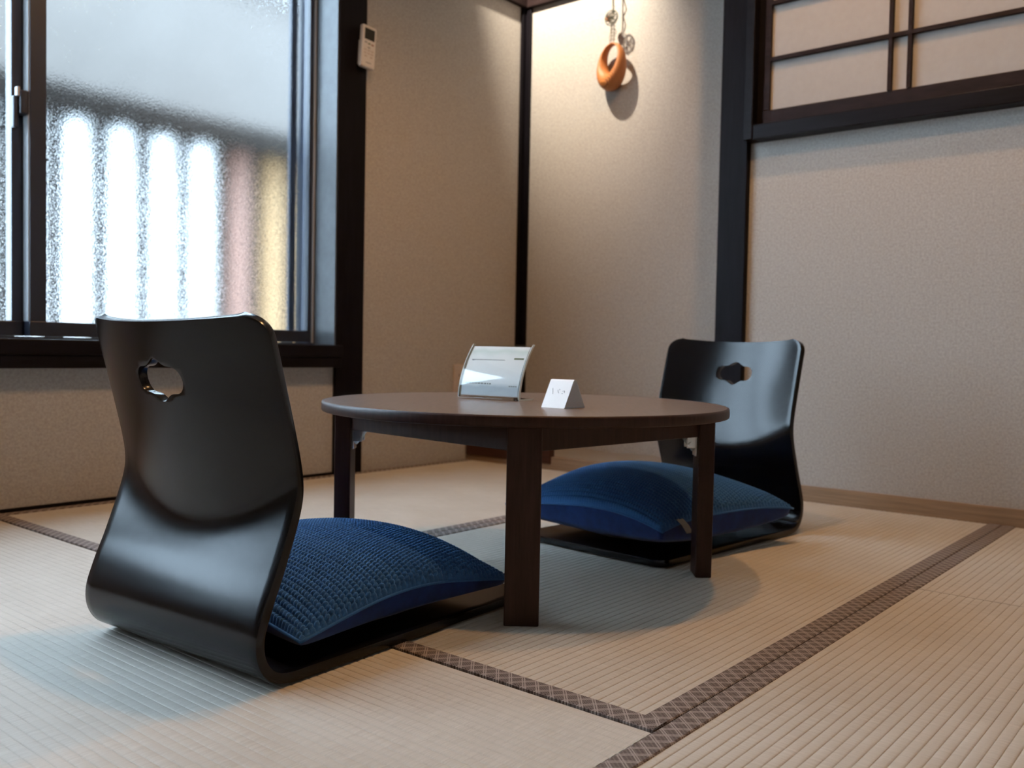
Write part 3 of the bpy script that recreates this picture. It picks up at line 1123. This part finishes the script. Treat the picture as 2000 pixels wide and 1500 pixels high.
# ------------------------------------------------------------------ little prism sign
ps = empty('table_sign', (1.262, 0.934, TZ), R(0))
tag(ps, 'small white tent-shaped sign beside the card stand', 'sign')
bm = bmesh.new()
sec = [(-0.029, 0.0), (-0.004, 0.0455), (-0.0015, 0.0478), (0.0035, 0.0478), (0.006, 0.0455), (0.031, 0.0)]
hw = 0.0245
L0 = [bm.verts.new((x, -hw, z)) for x, z in sec]
L1 = [bm.verts.new((x, hw, z)) for x, z in sec]
for i in range(len(sec) - 1):
    bm.faces.new((L0[i], L0[i + 1], L1[i + 1], L1[i]))
bm.faces.new((L0[0], L1[0], L1[-1], L0[-1]))
bm_obj('cover', bm, 'white_metal', ps)
for sgn in (-1, 1):
    bm = bmesh.new()
    s3 = [(-0.0262, 0.0014), (-0.003, 0.0438), (0.0, 0.0462), (0.002, 0.0462), (0.0048, 0.0438), (0.0282, 0.0014)]
    A = [bm.verts.new((x, sgn * (hw - 0.0005), z)) for x, z in s3]
    B = [bm.verts.new((x, sgn * (hw + 0.0006), z)) for x, z in s3]
    bm.faces.new(A)
    bm.faces.new(B)
    for i in range(len(s3)):
        j = (i + 1) % len(s3)
        bm.faces.new((A[i], A[j], B[j], B[i]))
    eo = bm_obj('end_cap', bm, 'sign_side', ps)
    eo['label'] = 'grey triangular end'
# thin strokes on the front slope: local across = y, up the slope = t
sl = Vector((0.025, 0, 0.0455)).normalized()
nm = Vector((-0.0455, 0, 0.025)).normalized()
org = Vector((-0.029, 0, 0.0))


def stroke(y0, t0, y1, t1, wd=0.0007):
    p0 = org + sl * t0 + Vector((0, y0, 0)) + nm * 0.0002
    p1 = org + sl * t1 + Vector((0, y1, 0)) + nm * 0.0002
    bm_ = bmesh.new()
    add_tube(bm_, [p0, p1], wd / 2, 4)
    return bm_obj('letter_stroke', bm_, 'ink_grey', ps)


for s_ in ((0.0135, 0.037, 0.0095, 0.026), (0.0015, 0.034, -0.0005, 0.030), (-0.0005, 0.030, -0.0025, 0.028), (-0.0015, 0.036, -0.0022, 0.034),
           (-0.009, 0.032, -0.013, 0.033), (-0.013, 0.033, -0.0135, 0.029), (-0.0085, 0.028, -0.011, 0.0275)):
    stroke(*s_)

# ------------------------------------------------------------------ remote on the post
rm = empty('remote_control', (2.003, YW - 0.016, 1.390), 0)
rm.rotation_euler = (0, R(3.5), 0)
tag(rm, 'ivory air conditioner remote clipped to the dark window post', 'remote')
box('body', (-0.029, -0.024, -0.068), (0.029, -0.006, 0.068), 'white_plastic', rm, bevel=0.005, seg=3)
box('wall_clip', (-0.026, -0.0065, -0.060), (0.026, 0.0, 0.020), 'white_plastic', rm, bevel=0.002)
so = box('screen', (-0.021, -0.0248, 0.022), (0.021, -0.0235, 0.058), 'lcd', rm, bevel=0.0004)
so['label'] = 'dark grey display'
for i, (x, z, m_) in enumerate([(-0.014, 0.012, 'btn_grey'), (0.0, 0.010, 'btn_green'), (0.014, 0.009, 'btn_red'), (0.0, -0.003, 'btn_grey'),
                                (-0.015, -0.012, 'outlet'), (0.0, -0.012, 'outlet'), (0.015, -0.012, 'outlet'), (-0.015, -0.022, 'outlet'), (0.0, -0.022, 'outlet'), (0.015, -0.022, 'outlet'), (-0.012, -0.032, 'outlet'), (0.012, -0.032, 'outlet')]):
    box('button', (x - 0.005, -0.0250, z - 0.0022), (x + 0.005, -0.0236, z + 0.0022), m_, rm, bevel=0.0006)
lo = box('maker_mark', (-0.010, -0.0243, -0.0535), (0.012, -0.0238, -0.0505), 'btn_grey', rm)

# ------------------------------------------------------------------ outlet plate
pl = empty('wall_outlet', (2.522, YW, 0.300))
tag(pl, 'beige outlet plate on the wall behind the card stand', 'outlet')
box('plate', (-0.058, -0.008, -0.060), (0.058, 0.0, 0.060), 'outlet', pl, bevel=0.003)
for x in (-0.028, 0.028):
    so = box('socket', (x - 0.012, -0.0095, -0.035), (x + 0.012, -0.0075, 0.035), 'outlet', pl, bevel=0.001)
    for z in (-0.018, 0.018):
        box('slot', (x - 0.006, -0.0098, z - 0.005), (x - 0.004, -0.0093, z + 0.005), 'dark_wood', so)
        box('slot', (x + 0.004, -0.0098, z - 0.005), (x + 0.006, -0.0093, z + 0.005), 'dark_wood', so)

# ------------------------------------------------------------------ hanging basket
hg = empty('hanging_basket', (XA - 0.040, 1.895, 1.455))
tag(hg, 'orange woven egg-shaped ring basket hanging in the lit alcove', 'wall ornament')
# ring in the local y-z plane, deep bowl at the bottom, thin hoop on top; turned a little towards the window
nv_, nu_ = 56, 20
bm = bmesh.new()
rings = []
for i in range(nv_):
    a = 2 * PI * i / nv_
    k = 0.5 - 0.5 * math.sin(a)            # 1 at the bottom, 0 at the top
    rt = 0.0050 + 0.0250 * k ** 1.5         # radial half thickness
    rd = 0.0120 + 0.0235 * k ** 1.1         # half depth
    cy_ = math.cos(a) * (0.054 - 0.008 * k)
    cz_ = math.sin(a) * 0.068 + 0.012
    er = Vector((0, math.cos(a), math.sin(a))).normalized()
    ring = []
    for j in range(nu_):
        b = 2 * PI * j / nu_
        p = Vector((0, cy_, cz_)) + er * rt * math.cos(b) + Vector((1, 0, 0)) * rd * math.sin(b)
        ring.append(bm.verts.new(p))
    rings.append(ring)
for i in range(nv_):
    for j in range(nu_):
        bm.faces.new((rings[i][j], rings[(i + 1) % nv_][j], rings[(i + 1) % nv_][(j + 1) % nu_], rings[i][(j + 1) % nu_]))
bk_ = bm_obj('woven_ring', bm, 'weave', hg, smooth=True)
bk_.rotation_euler = (R(6), 0, R(-14))
bm = bmesh.new()
add_tube(bm, [(0, 0.004, 0.082), (0.003, 0.006, 0.13), (-0.002, 0.0, 0.20), (0.0, 0.002, 0.30), (0.02, 0.0, 0.34)], 0.0014, 6)
add_tube(bm, [(0, -0.006, 0.082), (-0.003, -0.010, 0.12), (0.001, -0.004, 0.17), (0.0, -0.002, 0.30)], 0.0014, 6)
add_tube(bm, [(0, 0.010, 0.082), (0.004, 0.014, 0.11), (0.003, 0.006, 0.15)], 0.0012, 6)
bm_obj('cord', bm, 'string', hg, smooth=True)
bm = bmesh.new()
for k in range(7):
    z = 0.098 + 0.012 * k
    add_tube(bm, [(0.0 + 0.006 * math.cos(q), 0.010 * math.sin(q) - 0.002, z + 0.0025 * math.sin(2 * q)) for q in np.linspace(0, 2 * PI, 12)], 0.0010, 5)
kn = bm_obj('twisted_binding', bm, 'string', hg, smooth=True)
bead = lathe('bead', [(0.001, -0.012), (0.008, -0.009), (0.011, 0.0), (0.008, 0.009), (0.001, 0.012)], 'weave', hg, n=16, loc=(-0.010, 0.010, 0.172))


def rosette(parent, c, rad, seed):
    rg_ = random.Random(seed)
    bm_ = bmesh.new()
    # outer hoop and curled petals of wire
    add_tube(bm_, [(c[0], c[1] + rad * math.cos(q), c[2] + rad * math.sin(q)) for q in np.linspace(0, 2 * PI, 28)], 0.0016, 5)
    for k in range(8):
        a = 2 * PI * k / 8 + rg_.uniform(-0.2, 0.2)
        cc = (c[1] + 0.52 * rad * math.cos(a), c[2] + 0.52 * rad * math.sin(a))
        r_ = rad * rg_.uniform(0.34, 0.46)
        add_tube(bm_, [(c[0] + rg_.uniform(-0.003, 0.003) + 0.004 * math.sin(q), cc[0] + r_ * math.cos(q), cc[1] + r_ * math.sin(q)) for q in np.linspace(0, 2 * PI, 16)], 0.0015, 5)
    o_ = bm_obj('wire_flower', bm_, 'wire', parent, smooth=True)
    o_['label'] = 'small curled wire flower'
    return o_


rosette(hg, (-0.026, -0.012, 0.166), 0.027, 2)
tube('wire_tendril', [(-0.01, -0.012, 0.14), (-0.014, -0.020, 0.125), (-0.012, -0.028, 0.118), (-0.010, -0.024, 0.110), (-0.008, -0.014, 0.113)], 0.0009, 'wire', hg, 5)
tube('wire_hook', [(-0.006, -0.006, 0.186), (-0.008, -0.010, 0.21), (-0.004, -0.002, 0.235), (-0.008, -0.012, 0.26), (0.0, -0.004, 0.29)], 0.0022, 'wire', hg, 6)

# ------------------------------------------------------------------ lamps
def downlight(name, loc, label, power, rad=0.035):
    t = empty(name, loc)
    tag(t, label, 'ceiling lamp', 'warm ceiling lamps')
    lathe('housing', [(0.055, 0.05), (0.055, 0.012), (0.050, 0.010), (0.046, 0.012), (0.044, 0.046), (0.043, 0.050)], 'fitting', t, n=32)
    ld = bpy.data.lights.new('bulb', 'SPOT')
    ld.energy = power
    ld.color = WARM
    ld.shadow_soft_size = rad
    ld.spot_size = R(145)
    ld.spot_blend = 0.55
    lo_ = bpy.data.objects.new('bulb', ld)
    link(lo_, t)
    lo_.location = (0, 0, -0.002)
    return t


downlight('ceiling_lamp', (1.05, 0.96, 2.30), 'round warm ceiling lamp above the near floor chair', LAMP)
downlight('ceiling_lamp', (1.86, 0.79, 2.30), 'round warm ceiling lamp above the far floor chair', LAMP)
sp_ = empty('spot_lamp', (2.25, 2.12, 2.30))
tag(sp_, 'small warm spot lamp aimed at the hanging basket', 'spot lamp')
ld = bpy.data.lights.new('spot_bulb', 'SPOT')
ld.energy = SPOT
ld.color = (1.0, 0.87, 0.70)
ld.shadow_soft_size = 0.022
ld.spot_size = R(58)
ld.spot_blend = 0.8
so = link(bpy.data.objects.new('spot_bulb', ld), sp_)
aim = Vector((XA, 2.08, 1.72)) - Vector((2.25, 2.12, 2.30))
so.rotation_euler = aim.to_track_quat('-Z', 'Y').to_euler()
hs = lathe('housing', [(0.030, 0.07), (0.030, -0.002), (0.027, -0.002), (0.026, 0.05), (0.002, 0.06)], 'fitting', sp_, n=24)
hs.rotation_euler = aim.to_track_quat('-Z', 'Y').to_euler()
tube('mount', [(0, 0, 0.05), (-0.02, 0, 0.03)], 0.006, 'fitting', sp_, 8)
